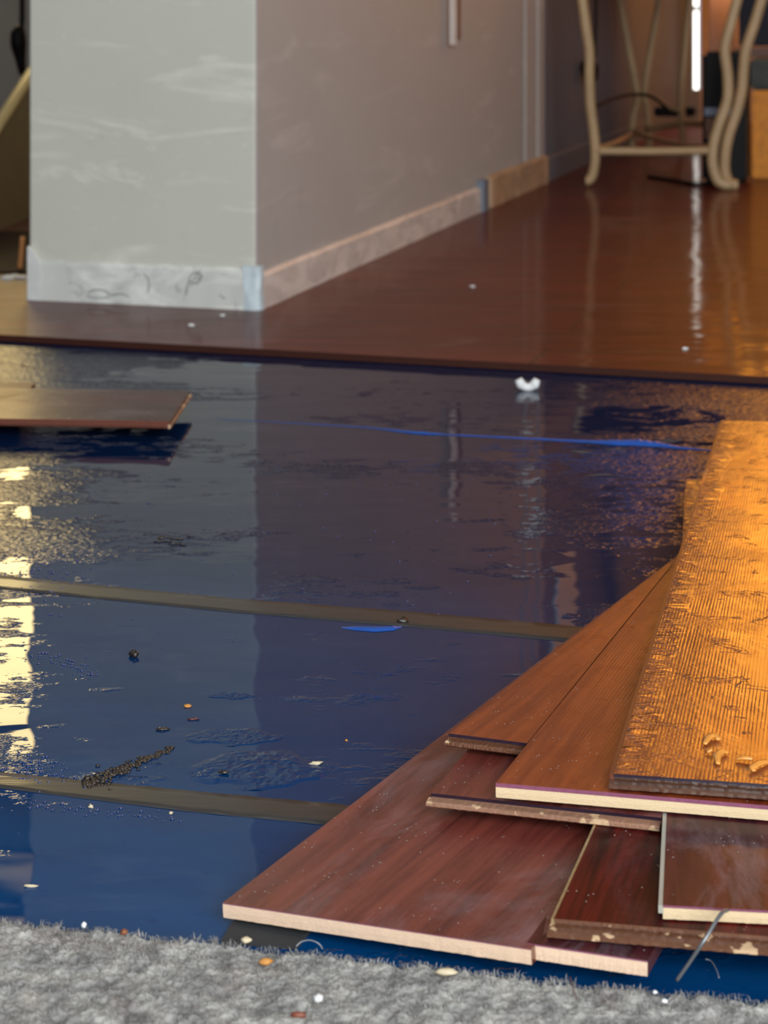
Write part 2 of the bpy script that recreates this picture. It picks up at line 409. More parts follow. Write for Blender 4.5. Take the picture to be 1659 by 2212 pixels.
# left room
slab('wall_left_back', Vector((-3, 7.2, 0)), Vector((-.2, 7.2, 0)), 0, .66, .1, M['wall_blue'])
slab('wall_left_back_top', Vector((-3, 7.2, 0)), Vector((-.2, 7.2, 0)), 2.42, CEIL, .1, M['wall_blue'])
slab('wall_left_back_side', Vector((-3, 7.2, 0)), Vector((-2.3, 7.2, 0)), .66, 2.42, .1, M['wall_blue'])
def glazing(name, x0, x1, y, z0, z1, glow, frame, nx, nz):
    bm = bmesh.new(); box(bm, (x0, y, z0), (x1, y+.01, z1)); recalc(bm)
    o = link(name, bm, glow); o['kind'] = 'structure'
    bm = bmesh.new()
    for i in range(nx+1):
        x = x0+(x1-x0)*i/nx; box(bm, (x-.025, y-.04, z0), (x+.025, y-.002, z1))
    for i in range(nz+1):
        z = z0+(z1-z0)*i/nz; box(bm, (x0, y-.042, z-.025), (x1, y-.001, z+.025))
    recalc(bm); link('window_frame', bm, frame, o)
    return o
glazing('window_2', -2.28, -.6, 7.22, 1.22, 2.40, emit('low_sun_pane', (1, .76, .34), 9.5), M['wall_blue'], 1, 1)
def mat_dusk():
    m = bpy.data.materials.new('sunset_pane'); m.use_nodes = True; t = m.node_tree; t.nodes.clear()
    o = t.nodes.new('ShaderNodeOutputMaterial'); e = t.nodes.new('ShaderNodeEmission')
    tc = t.nodes.new('ShaderNodeTexCoord'); nz = t.nodes.new('ShaderNodeTexNoise'); nz.inputs['Scale'].default_value = 2.2
    r = t.nodes.new('ShaderNodeValToRGB'); r.color_ramp.elements[0].color = (.50, .13, .01, 1); r.color_ramp.elements[1].color = (1, .40, .045, 1)
    r.color_ramp.elements[0].position = .35; r.color_ramp.elements[1].position = .65
    t.links.new(tc.outputs['Object'], nz.inputs[0]); t.links.new(nz.outputs[0], r.inputs[0]); t.links.new(r.outputs[0], e.inputs[0])
    e.inputs[1].default_value = 5.2; t.links.new(e.outputs[0], o.inputs[0]); return m
glazing('window_3', 1.13, 2.9, 6.75, .66, 2.72, mat_dusk(), M['brown'], 2, 2)
glazing('window_4', -2.28, -.6, 7.22, .68, 1.20, emit('curtained_pane', (1, .45, .12), 1.0), M['wall_blue'], 1, 1)
# right side wall below and beside the glazed doors
slab('wall_right', Vector((3.0, 6.9, 0)), Vector((3.0, -1, 0)), 0, CEIL, .1, M['wall_back'])
slab('wall_left', Vector((-3, -1, 0)), Vector((-3, 7.3, 0)), 0, CEIL, .1, M['wall_back'])
planebox('ceiling', (-3.1, .6, CEIL), (3.3, 9.9, CEIL+.1), M['ceiling'])

# ------------------------------------------------------------------ carpet
cpts = [(-700, 1903), (0, 1970), (250, 1996), (480, 2021), (650, 2037), (900, 2068), (1250, 2110), (1659, 2146), (2400, 2222)]
CZ = .009
cw = [P(x, y, CZ) for x, y in cpts]
xs_e = np.array([p.x for p in cw]); ys_e = np.array([p.y for p in cw])
def vnoise(x, y, seed):
    r = np.random.RandomState(seed); g = r.rand(256, 256)
    xi = np.floor(x).astype(int); yi = np.floor(y).astype(int); fx = x-xi; fy = y-yi
    fx = fx*fx*(3-2*fx); fy = fy*fy*(3-2*fy)
    a = g[xi % 256, yi % 256]; b = g[(xi+1) % 256, yi % 256]; c = g[xi % 256, (yi+1) % 256]; d = g[(xi+1) % 256, (yi+1) % 256]
    return (a*(1-fx)+b*fx)*(1-fy)+(c*(1-fx)+d*fx)*fy
def grid_mesh(name, X, Y, Z, mat, parent=None):
    ny, nx = X.shape
    me = bpy.data.meshes.new(name)
    vs = np.stack([X, Y, Z], -1).reshape(-1, 3)
    idx = np.arange(nx*ny).reshape(ny, nx)
    fs = np.stack([idx[:-1, :-1], idx[:-1, 1:], idx[1:, 1:], idx[1:, :-1]], -1).reshape(-1, 4)
    me.from_pydata(vs.tolist(), [], fs.tolist()); me.materials.append(mat)
    me.polygons.foreach_set('use_smooth', [True]*len(me.polygons))
    o = bpy.data.objects.new(name, me); COL.objects.link(o)
    if parent: o.parent = parent
    return o
croot = empty('carpet', loc=(0, 0, 0)); croot['kind'] = 'structure'
croot['label'] = 'grey carpet with a cut edge along the blue underlay'
nx, ny = 620, 330
gx = np.linspace(-.36, .36, nx); s = np.linspace(0, 1, ny)**1.25
EY = np.interp(gx, xs_e, ys_e)
EY = EY+.0035*(vnoise(gx*70, gx*0, 1)-.5)+.0030*(vnoise(gx*320, gx*0, 2)-.5)
X = np.tile(gx, (ny, 1)); D = (s*.34)[:, None]; Y = EY[None, :]-D
Zc = CZ-.004+.0032*(vnoise(X*130, Y*130, 3)-.5)+.0020*(vnoise(X*300, Y*300, 4)-.5)+.0022*(vnoise(X*800, Y*800, 5)-.5)
rim = np.clip(D/.004, 0, 1); Zc = Zc*rim+.0005*(1-rim)
grid_mesh('carpet_backing', X, Y, Zc, M['carpet'], croot)
bm = bmesh.new(); prism(bm, [(-3, -1.5), (3, -1.5), (3, .62), (.36, .66), (-.36, .83), (-3, .9)], -.018, .004); recalc(bm)
link('carpet_field', bm, M['carpet'], croot)
# pile fibres
rs = np.random.RandomState(3); NF = 52000
fx = rs.uniform(-.33, .33, NF); fd = rs.uniform(0, 1, NF)**1.15*.20+.0002
fy = np.interp(fx, xs_e, ys_e)+.0035*(vnoise(fx*70, fx*0, 1)-.5)-fd
ang = rs.uniform(0, 6.283, NF); ln = rs.uniform(.002, .0048, NF); lean = rs.uniform(.5, 1.3, NF)
z0 = CZ-.0055+.0032*(vnoise(fx*130, fy*130, 3)-.5)+.0020*(vnoise(fx*300, fy*300, 4)-.5)
wd_ = .00022
px_, py_ = np.cos(ang+1.57)*wd_, np.sin(ang+1.57)*wd_
dx, dy = np.cos(ang), np.sin(ang)
m1x, m1y, m1z = fx+dx*ln*.25*lean, fy+dy*ln*.25*lean, z0+ln*.6
t1x, t1y, t1z = fx+dx*ln*.8*lean, fy+dy*ln*.8*lean, z0+ln*(1-.35*lean)
Vv = np.stack([fx-px_, fy-py_, z0, fx+px_, fy+py_, z0, m1x+px_, m1y+py_, m1z, m1x-px_, m1y-py_, m1z, t1x, t1y, t1z], -1).reshape(-1, 3)
b = np.arange(NF)*5
faces = np.stack([b, b+1, b+2, b+3], -1).tolist()+np.stack([b+3, b+2, b+4], -1).tolist()
me = bpy.data.meshes.new('carpet_pile'); me.from_pydata(Vv.tolist(), [], faces); me.materials.append(M['carpet'])
o = bpy.data.objects.new('carpet_pile', me); COL.objects.link(o); o.parent = croot; o['kind'] = 'stuff'

# ------------------------------------------------------------------ laminate planks
def plank(label, FL, FR, BL, w, L, decor, group='loose laminate planks in the heap', cat='laminate plank', t=.008, front='cut', core='core', side='side', veneer='veneer_edge', vt=.0009, skewback=None, BRx=None, tongue='tongue', rough=.0003, seed=0, left_tongue=True, name='laminate_plank', ft=.007, x_over=0.0, bow=0.0, edge_strip=None):
    """FL, FR, BL are world points on the upper face; w, L real sizes in metres"""
    d = (BL-FL).normalized(); e = (FR-FL).normalized(); n = e.cross(d).normalized()
    ex = d.cross(n).normalized()
    M4 = Matrix.Translation(FL) @ Matrix((ex, d, n)).transposed().to_4x4()
    root = empty(name, M4); tag(root, label, cat, group)
    ax, ay = e.dot(ex), e.dot(d)
    wf = w; wb = BRx if BRx is not None else w
    NX, NY = 70, 40
    def P2(u, v):
        wv = wf*(1-v)+wb*v
        return Vector((ax*wv*u, ay*wv*u*(1-v*.5)+L*v, bow*4*v*(1-v)))
    # core: swept strip grid with a rough cut front
    bm = bmesh.new()
    if front == 'click': vt = max(vt, .0022)
    top = -vt; bot = -t
    us = [i/NX for i in range(NX+1)]
    rec = .0012 if front == 'click' else 0
    # boundary loop
    def loop(z, inset_front, rg, sd):
        pts = []
        for u in us:
            p = P2(u, 0); j = rg*noise.noise(Vector((u*38, sd, z*300)))+rg*.6*noise.noise(Vector((u*110, sd, z*300)))
            pts.append(p+Vector((0, inset_front+j, z+(rg*.8*noise.noise(Vector((u*55, sd+4, 1))) if z == bot else 0))))
        for k in range(1, NY+1):
            v = k/NY; pts.append(P2(1, v)+Vector((0, 0, z)))
        for k in range(1, 5): pts.append(P2(1-k/4, 1)+Vector((0, 0, z)))
        for k in range(1, NY): pts.append(P2(0, 1-k/NY)+Vector((0, 0, z)))
        return pts
    nf_ = len(us)-1
    L0 = loop(top, rec, rough*.3, 1+seed); L1 = loop((top+bot)/2, rec, rough, 2+seed); L2 = loop(bot, rec+.0004, rough*1.5, 3+seed)
    vs = [[bm.verts.new(p) for p in l] for l in (L2, L1, L0)]
    N = len(L0)
    for a_ in range(2):
        for i in range(N):
            j = (i+1) % N
            f = bm.faces.new((vs[a_][i], vs[a_][j], vs[a_+1][j], vs[a_+1][i]))
            f.material_index = 0 if i < nf_ else 1
    # top / bottom as ladder faces between left and right sides
    def cap(ring, flip):
        fl = ring[0]; 
        right = ring[nf_:nf_+NY+1]; back = ring[nf_+NY:nf_+NY+5]; left = [ring[0]]+ring[nf_+NY+4:][::-1]
        f = bm.faces.new(([*ring[:nf_+1], right[1], left[1]]) if not flip else ([*ring[:nf_+1], right[1], left[1]][::-1])); f.material_index = 2
        for k in range(1, NY-1):
            q_ = (left[k], right[k], right[k+1], left[k+1]); f = bm.faces.new(q_ if not flip else q_[::-1]); f.material_index = 2
        q_ = [left[NY-1], right[NY-1], *back]; f = bm.faces.new(q_ if not flip else q_[::-1]); f.material_index = 2
    cap(vs[2], False); cap(vs[0], True)
    recalc(bm)
    link('core', bm, [M[tongue if front == 'click' else core], M[side], M['backing']], root)
    # decor layer
    bm = bmesh.new(); g = []
    K = 12
    for z in (top+.00002, 0):
        g.append([[bm.verts.new(P2(i/K, k/NY)+Vector((0, (-.0002 if k == 0 else 0), z))) for i in range(K+1)] for k in range(NY+1)])
    for k in range(NY):
        for i in range(K):
            bm.faces.new((g[1][k][i], g[1][k][i+1], g[1][k+1][i+1], g[1][k+1][i])).material_index = 0
            bm.faces.new((g[0][k][i], g[0][k+1][i], g[0][k+1][i+1], g[0][k][i+1])).material_index = 1
    for i in range(K):
        bm.faces.new((g[0][0][i], g[0][0][i+1], g[1][0][i+1], g[1][0][i])).material_index = 1
        bm.faces.new((g[0][NY][i+1], g[0][NY][i], g[1][NY][i], g[1][NY][i+1])).material_index = 1
    for k in range(NY):
        bm.faces.new((g[0][k+1][0], g[0][k][0], g[1][k][0], g[1][k+1][0])).material_index = 2
        bm.faces.new((g[0][k][K], g[0][k+1][K], g[1][k+1][K], g[1][k][K])).material_index = 2
    recalc(bm)
    link('decor_layer', bm, [M[decor], M[veneer], M[side]], root)
    if front == 'click':
        bm = bmesh.new()
        prof = [(.001, -t*.42), (-ft*.8, -t*.50), (-ft, -t*.58), (-ft*1.02, -t*.82), (-ft*.7, -t*.97), (.001, -t*.99)]
        rings = []
        for i in range(NX+1):
            u = -.012+1.012*i/NX; p = P2(u, 0)
            rings.append([bm.verts.new(p+Vector((0, y+.0003*noise.noise(Vector((u*60, y*900, seed))), z+.00035*noise.noise(Vector((u*70, z*900, seed+3)))))) for y, z in prof])
        for i in range(NX):
            for k in range(6): bm.faces.new((rings[i][k], rings[i+1][k], rings[i+1][(k+1) % 6], rings[i][(k+1) % 6]))
        bm.faces.new(rings[0]); bm.faces.new(rings[-1][::-1]); recalc(bm)
        link('tongue', bm, M[tongue], root)
    if edge_strip:
        w_, mt = edge_strip
        bm = bmesh.new(); prism(bm, [(-w_, .0), (.0003, .0), (.0003, L-.002), (-w_, L-.002)], -t*.6, -.0003); recalc(bm)
        link('edge_strip', bm, M[mt], root)
    if left_tongue:
        bm = bmesh.new()
        prism(bm, [(-.0035, .004), (0.0002, .004), (.0002, L-.004), (-.0035, L-.004)], -t*.72, -t*.45); recalc(bm)
        link('side_tongue', bm, M[side], root)
    return root
# bottom plank with the long pale cut end
p1 = plank('long brown plank at the bottom of the heap with a pale cut end pointing left', P(481, 1950, .014), P(1133, 2048, .022), P(1449, 1211, .016), .193, .80, 'wood_a', core='core_pink', rough=.0002, seed=1, t=.009, vt=.0006, left_tongue=False)
p1b = plank('short brown offcut with pale cut end above the carpet, beside the long pale one', P(1138, 2037, .0225), P(1397, 2075, .021), P(1245, 1885, .021), .068, .20, 'wood_e', core='core_pink', rough=.0002, t=.009, seed=2, left_tongue=False, side='side')
p2 = plank('dark red plank with chipped brown tongue end, lying second from the carpet', P(1197, 1984, .0305), P(1659, 2022, .0305), P(1291, 1775, .0305), .19, .62, 'wood_b', front='click', seed=3, side='side_khaki', veneer='tongue', tongue='tongue', left_tongue=False, ft=.009, edge_strip=(.0018, 'side_khaki'))
p3 = plank('violet brown offcut with pale grey left edge at the right side, wire under it', P(1432, 1955, .0395), P(1659, 1967, .0395), P(1441, 1748, .0395), .15, .125, 'wood_e', seed=4, side='core_grey', rough=.0002, left_tongue=False, vt=.0014, edge_strip=(.0026, 'core_grey'))
p4 = plank('dark brown plank with narrow pale tongue end, under the cream edged plank', P(931, 1713, .034), P(1429, 1766, .039), P(1030, 1597, .034), .152, .30, 'wood_a', front='click', seed=5, veneer='veneer_dark', tongue='tongue_pale', left_tongue=False, ft=.005, side='wood_a')
p5 = plank('orange brown plank with a straight cream cut end, under the wet ribbed plank', P(1071, 1691, .0505), P(1659, 1740, .0505), P(1452, 1222, .038), .21, 1.05, 'wood_c', seed=6, rough=.00012, left_tongue=False, vt=.0026, t=.0095)
p6 = plank('tapering orange brown strip with dark tongue end, left of the cream edged plank', P(970, 1584, .0475), P(1146, 1606, .047), P(1449, 1213, .0375), .0555, .475, 'wood_c', front='click', seed=7, veneer='veneer_dark', BRx=.004, left_tongue=False, ft=.005)
p7 = plank('topmost wet ribbed plank glowing orange with wood shavings on it', P(1326, 1671, .0595), P(1659, 1694, .0595), P(1561, 909, .036), .20, 1.15, 'wood_d', front='click', seed=8, veneer='veneer_dark', ft=.008, tongue='tongue_dark', edge_strip=(.0028, 'side'))
zq = .020
p8 = plank('end of a ribbed plank poking out behind the topmost plank', P(1474, 1172, zq), P(1520, 1172, zq), P(1481, 1045, zq), .19, .25, 'wood_d', seed=9, left_tongue=False, side='side_khaki')
# the plank lying apart at the left
zl = .020+.008
p9 = plank('single plank lying apart on the wet underlay at the left edge', P(366, 910, zl-.001), P(409, 846, zl-.001), P(-300, 899, zl), .185, .62, 'wood_e', group='loose planks away from the heap', seed=10, left_tongue=True, side='side', veneer='veneer_dark', front='click', ft=.003, t=.009)

bm = bmesh.new(); c = P(-40, 895, 0); prism(bm, [(c.x-.12, c.y+.01), (c.x+.05, c.y+.01), (c.x+.05, c.y+.12), (c.x-.12, c.y+.12)], .0002, .0185); recalc(bm)
o = link('wood_batten', bm, M['brown']); tag(o, 'brown batten under the single plank at the left edge, carrying it', 'batten')
# ------------------------------------------------------------------ underlay seams, ridges, debris
def strip(name, top, bot, z, mat, label, cat, group=None, amp=.0002):
    """top / bot: image polylines of the far and near border"""
    N = 60
    def samp(pl, t):
        xs = [p[0] for p in pl]; x = xs[0]+(xs[-1]-xs[0])*t
        return x, float(np.interp(x, xs, [p[1] for p in pl]))
    bm = bmesh.new(); rows = []
    for i in range(N+1):
        t = i/N; a = P(*samp(top, t), z); b = P(*samp(bot, t), z)
        r = [bm.verts.new((a.x, a.y, .0001))]
        for k in range(5):
            q_ = a.lerp(b, k/4); q_.z = z+amp*(1+noise.noise(Vector((i*.3, k*1.1, 0))))
            if k in (0, 4): q_.y += .0012*noise.noise(Vector((i*.5, k, 3)))
            r.append(bm.verts.new(q_))
        r.append(bm.verts.new((b.x, b.y, .0001))); rows.append(r)
    for i in range(N):
        for k in range(6): bm.faces.new((rows[i][k], rows[i][k+1], rows[i+1][k+1], rows[i+1][k]))
    recalc(bm)
    o = link(name, bm, mat, smooth=True); tag(o, label, cat, group); return o
strip('seam_tape', [(-300, 1212), (0, 1243), (500, 1292), (900, 1322), (1500, 1375)], [(-300, 1258), (0, 1272), (500, 1322), (900, 1355), (1500, 1412)], .0003, M['tape'], 'grey tape strip across the blue underlay, farther of the two', 'tape', 'tape strips on the underlay', .00006)
strip('seam_tape', [(-300, 1632), (0, 1668), (400, 1707), (740, 1738), (1200, 1790)], [(-300, 1668), (0, 1702), (400, 1752), (740, 1785), (1200, 1850)], .0003, M['tape'], 'grey tape strip across the blue underlay, nearer to the carpet', 'tape', 'tape strips on the underlay', .00006)
M['blue_matte'] = simple('blue_film_fold', (.006, .075, .36), .45, .4, 60, coat=.3)
def ridge(name, pts, label, cat, mat=None, group=None):
    """pts: (px, py, height_m, depth_m)"""
    bm = bmesh.new(); rows = []
    for i in range(len(pts)-1):
        for k in range(8):
            t = k/8; a = [pts[i][j]*(1-t)+pts[i+1][j]*t for j in range(4)]
            rows.append(a)
    rows.append(list(pts[-1])); R = []
    for i, (x, y, h_, dp) in enumerate(rows):
        c = P(x, y, 0); h2 = h_*(1+.3*noise.noise(Vector((i*.7, 0, 0)))); R.append([bm.verts.new((c.x, c.y+dp*f, max(.0002, h2*g_))) for f, g_ in ((-.5, 0), (-.35, .55), (0, 1), (.35, .5), (.5, 0))])
    for i in range(len(R)-1):
        for k in range(4): bm.faces.new((R[i][k], R[i+1][k], R[i+1][k+1], R[i][k+1]))
    recalc(bm); o = link(name, bm, mat or M['blue_matte'], smooth=True); tag(o, label, cat, group); return o
ridge('film_fold', [(470, 905, .0004, .003), (600, 912, .0007, .004), (800, 924, .0010, .005), (890, 935, .0022, .008), (920, 937, .0026, .008), (960, 939, .0012, .006), (1150, 948, .0016, .008), (1280, 955, .0024, .012), (1330, 958, .0048, .018), (1380, 959, .0060, .020), (1420, 962, .0045, .016), (1470, 968, .0022, .010), (1560, 975, .0012, .008)], 'bright blue raised fold of the underlay film running towards the plank heap', 'film fold')
ridge('film_fold', [(738, 1356, .0003, .004), (770, 1358, .0022, .010), (810, 1360, .0026, .012), (850, 1358, .0024, .010), (868, 1354, .0004, .004)], 'short bright blue lip of film just below the farther tape strip', 'film fold')
# wrinkled patch of film
def wrinkle_patch(poly_c, rx, ry, amp, name, label):
    c = P(*poly_c, 0); nx_, ny_ = 90, 60
    gx_ = np.linspace(-1, 1, nx_); gy_ = np.linspace(-1, 1, ny_); GX, GY = np.meshgrid(gx_, gy_)
    r = np.sqrt(GX**2+GY**2)+.35*(vnoise(GX*3+9, GY*3+9, 11)-.5)
    m = np.clip((1-r)/.25, 0, 1)
    z = m*amp*(.25+vnoise(GX*9+20, GY*6+20, 12)*.6+vnoise(GX*26+40, GY*16+40, 13)*.45)
    o = grid_mesh(name, c.x+GX*rx, c.y+GY*ry, z-.0003*(1-m)-.00005, M['underlay']); tag(o, label, 'film wrinkle', 'puckered patches of film'); return o
M['wrinkle'] = simple('puckered_blue_film', (.006, .055, .23), .35, .5, 120, .0004, coat=.7, coat_r=.12)
wrinkle_patch((560, 1662), .055, .036, .0012, 'film_wrinkle', 'largest puckered blue patch right of the dark twig of dirt')
wrinkle_patch((505, 1592), .042, .018, .0008, 'film_wrinkle', 'narrow puckered blue strip behind the largest puckered patch')
wrinkle_patch((500, 1503), .022, .008, .0006, 'film_wrinkle', 'thin puckered streak farther back near the edge of the reflection')
M['dirt'] = simple('black_brown_dirt', (.022, .014, .009), .5, .6, 300, .0006, coat=.5, coat_r=.15)
M['chip'] = simple('yellow_wood_chip', (.55, .24, .05), .6)
M['chip_pale'] = simple('pale_wood_chip', (.62, .52, .34), .6)
M['white'] = simple('white_plaster', (.78, .78, .76), .6)
M['shaving'] = simple('orange_shaving', (.75, .30, .05), .4, coat=.7)
# dark dirt streak
bm = bmesh.new()
rnd = random.Random(5)
for i in range(420):
    t = rnd.random(); wd2 = (15 if t < .48 else 7)*(.35+abs(noise.noise(Vector((t*9, 2, 0))))*2.6); x = 182+192*t; y = 1694-78*t**1.1+rnd.gauss(0, 1)*wd2*.6
    c = P(x, y, 0); r = rnd.uniform(.0004, .0015)*(1.3-.6*t)
    blob(bm, (c.x, c.y, r*.4), (r*1.5, r, r*.7), 1, .4, 3, i)
recalc(bm); o = link('dirt_streak', bm, M['dirt'], smooth=True); tag(o, 'long crumbly dark dirt streak left of the puckered blue patch', 'dirt')
def crumb(name, px, py, r, mat, label, cat, z=0., group=None, n=1, spread=0, amp=.4, seed=1):
    bm = bmesh.new(); c = P(px, py, z); rr = random.Random(seed)
    for i in range(n):
        q_ = c+Vector((rr.uniform(-1, 1)*spread, rr.uniform(-1, 1)*spread, 0))
        blob(bm, (q_.x, q_.y, z+r[2]*.75), r, 2, amp, 1.5, seed+i)
    recalc(bm); o = link(name, bm, mat, smooth=True); tag(o, label, cat, group); return o
crumb('dirt_clump', 290, 1417, (.003, .0025, .0028), M['dirt'], 'dark knobbly clump of dirt on the wet blue film at the left, between the tapes', 'dirt', n=3, spread=.003, seed=3)
crumb('dirt_clump', 875, 1343, (.004, .003, .002), M['dirt'], 'dark crumb at the right end of the short blue lip', 'dirt', n=3, spread=.003, seed=8)
crumb('dirt_clump', 375, 1168, (.0035, .0012, .0006), M['dirt'], 'thin dark smear on the reflection beyond the farther tape', 'dirt', n=16, spread=.016, seed=12)
crumb('dirt_clump', 352, 1578, (.004, .0015, .001), M['dirt'], 'small dark crumb behind the middle of the dirt streak', 'dirt', n=2, spread=.002, seed=13)
crumb('dirt_clump', 420, 1556, (.003, .001, .0008), simple('red_brown_bit', (.10, .03, .03), .5), 'small red brown crumb beside the square yellow chip', 'dirt', n=2, spread=.002, seed=14)
crumb('dirt_clump', 480, 1668, (.003, .0015, .001), M['dirt'], 'brown crumb lying in the largest puckered patch', 'dirt', n=2, spread=.002, seed=15, z=.0015)
crumb('wood_chip', 405, 1527, (.0032, .0022, .0012), M['chip'], 'small yellow chip on the blue film above the puckered patches', 'chip', seed=4, amp=.2)
crumb('wood_chip', 682, 1652, (.0045, .0016, .0016), M['chip_pale'], 'pale splinter at the right tip of the largest puckered patch', 'chip', seed=5)
crumb('wood_chip', 748, 1601, (.0013, .001, .0008), M['chip'], 'tiny yellow speck alone on the blue film', 'chip', seed=6)
crumb('wood_chip', 196, 1745, (.0018, .001, .0012), M['chip_pale'], 'pale pebble just below the nearer tape at the left', 'chip', seed=7)
crumb('wood_chip', 369, 1759, (.0014, .001, .0012), M['chip_pale'], 'pale round pebble below the middle of the nearer tape', 'chip', seed=9)
crumb('wood_chip', 66, 1916, (.0035, .001, .001), M['chip_pale'], 'pale sliver on the blue film near the left carpet edge', 'chip', seed=10)
# white curved bracket near the floor edge
bm = bmesh.new(); c = P(1140, 843, 0); s_ = c.y/F
arc = []
for i in range(9):
    x = -20+5*i; y = 13*(1-math.cos(math.pi*(i/8-.5)))
    arc.append(Vector((c.x+x*s_, c.y, .004+y*s_*.9+(.004 if i in (0, 8) else 0))))
tube(bm, arc, [.006, .0075, .0065, .006, .006, .006, .0065, .0075, .005], 8, 3)
recalc(bm); o = link('plastic_bracket', bm, M['white'], smooth=True); tag(o, 'small white curved plastic piece lying near the laminate edge', 'plastic piece')
# droplets of water (left of the view) standing on the film
bm = bmesh.new(); rnd = random.Random(21)
for i in range(520):
    k = rnd.random()
    if k < .30: x, y = rnd.gauss(95, 45), rnd.gauss(1235, 30)
    elif k < .5: x, y = rnd.gauss(70, 50), rnd.gauss(1660, 22)
    elif k < .65: t = rnd.random(); x, y = 60+t*330, 1738+t*35+rnd.gauss(0, 6)
    elif k < .8: t = rnd.random(); x, y = 50+t*160, 1405+t*50+rnd.gauss(0, 9)
    else: x, y = rnd.uniform(20, 1100), rnd.uniform(1000, 1340)
    c = P(x, y, 0); r = rnd.uniform(.0004, .0014)
    g = bmesh.ops.create_icosphere(bm, subdivisions=1, radius=1)
    for v in g['verts']: v.co = Vector((c.x+v.co.x*r*1.4, c.y+v.co.y*r, max(0, v.co.z)*r*.6+.0001))
n_ = NT('water_drop'); m_ = n_.fin((.004, .03, .14), .03, None, .5, coat=1., coat_r=.02)
o = link('water_droplets', bm, m_, smooth=True); tag(o, 'fine water droplets scattered over the blue film', 'water', kind='stuff')
# shavings on the topmost plank
def z7(px, py):
    M7 = p7.matrix_world; n7 = M7.col[2].to_3d(); o7 = M7.translation
    r = Vector(((px-CX)/F, 1, -(py-HY)/F)); c0 = Vector((0, 0, H))
    t = (o7-c0).dot(n7)/r.dot(n7); return c0+r*t
bpy.context.view_layer.update()
sh = [('orange curl', [(1522, 1612), (1532, 1600), (1545, 1597), (1553, 1603)], 'small curled orange shaving at the left of the group on the topmost plank'),
      ('b', [(1551, 1655), (1550, 1640), (1560, 1632), (1572, 1631)], 'hooked orange shaving just below the small curl'),
      ('c', [(1590, 1645), (1606, 1646), (1626, 1648)], 'straight orange splinter right of the hooked shaving'),
      ('d', [(1630, 1671), (1626, 1666), (1642, 1657), (1664, 1650)], 'bent orange shaving cut by the right edge of the picture'),
      ('e', [(1527, 1630), (1536, 1628)], 'tiny orange crumb left of the hooked shaving')]
for k, pts, lab in sh:
    bm = bmesh.new(); pp = [z7(*p)+Vector((0, 0, .0015+.0015*math.sin(i*2.1)**2)) for i, p in enumerate(pts)]
    tube(bm, pp, [.0016]+[.0030]*(len(pp)-2)+[.0022], 6, 4, .5); recalc(bm)
    o = link('wood_shaving', bm, M['shaving'], smooth=True); tag(o, lab, 'wood shaving', 'shavings on the topmost plank')
# wire hanging from the heap to the carpet
bm = bmesh.new(); tube(bm, [P(1572, 1966, .041), P(1556, 1976, .044), P(1522, 2030, .036), P(1492, 2075, .024), P(1462, 2118, .012)], .0011, 7, 6); recalc(bm)
o = link('steel_wire', bm, simple('grey_wire', (.22, .23, .24), .35, metal=.6), smooth=True); tag(o, 'thin grey wire running from the plank heap down to the carpet', 'wire')
def fibre(pts, lab, r=.00035, c=(.3, .31, .33)):
    bm = bmesh.new(); tube(bm, [P(*p) for p in pts], r, 5, 6); recalc(bm)
    o = link('loose_fibre', bm, simple('fibre_grey', c, .6), smooth=True); tag(o, lab, 'fibre', 'loose fibres along the carpet edge')
fibre([(640, 2044, .008), (652, 2034, .010), (670, 2031, .012), (688, 2038, .012), (697, 2050, .008)], 'thin pale looped fibre at the carpet edge under the long pale plank end')
fibre([(1524, 2072, .003), (1536, 2076, .003), (1547, 2094, .003), (1553, 2112, .004)], 'faint curved fibre on the blue film right of the wire')
fibre([(1232, 2112, .010), (1238, 2135, .014), (1246, 2160, .010)], 'brown fibre sticking up from the carpet left of the wire', .0005, (.12, .07, .06))
# bits lying on the carpet
for px, py, r, m, lab in ((575, 2082, (.0042, .0025, .0018), M['chip'], 'orange yellow chip on the carpet at left of centre'),
                          (688, 2163, (.0024, .0024, .0022), M['white'], 'round white crumb near the bottom of the carpet'),
                          (645, 2196, (.0045, .002, .0015), simple('red_wood_bit', (.20, .05, .025), .5), 'flat red brown chip at the very bottom of the carpet'),
                          (965, 2104, (.0065, .0025, .0018), M['chip_pale'], 'long beige chip on the carpet near its edge'),
                          (268, 2018, (.0022, .0016, .0018), simple('rust_bit', (.25, .08, .03), .5), 'tiny rust coloured crumb at the left carpet edge'),
                          (532, 2035, (.003, .002, .0016), M['chip_pale'], 'pale chip on the carpet rim below the plank tip'),
                          (1415, 2146, (.0013, .001, .001), M['white'], 'whitish crumb on the carpet at the right, below the wire end'),
                          (1436, 2166, (.0017, .0012, .0012), M['white'], 'second whitish crumb on the carpet beside the first, farther right'),
                          (182, 2003, (.0016, .0014, .0018), M['white'], 'white speck on the carpet rim at the left')):
    crumb('carpet_crumb', px, py, r, m, lab, 'crumb', z=.0085, seed=int(px), amp=.25)
# dark slab painting the shadow under the plank tip, partly covered
bm = bmesh.new(); prism(bm, [P(478, 2032, .002).xy, P(640, 2046, .002).xy, P(690, 1985, .002).xy, P(520, 1965, .002).xy], .0003, .0025); recalc(bm)
o = link('tip_shadow', bm, simple('tip_shadow_grey', (.03, .03, .032), .8)); tag(o, 'dark grey patch painting the shadow between the plank tip and the carpet', 'painted shade')

# ------------------------------------------------------------------ objects on the laminate / wall
for px, py, lab in ((480, 683, 'white crumb on the laminate in front of the wall end'), (413, 704, 'faint white crumb on the laminate, left of the brighter one'),
                    (1020, 620, 'small pale flake on the laminate beyond the wall corner'), (1480, 755, 'pale flake on the laminate in the bright streak')):
    crumb('plaster_crumb', px, py, (.006, .003, .002), M['white'], lab, 'crumb', z=LT, seed=px)
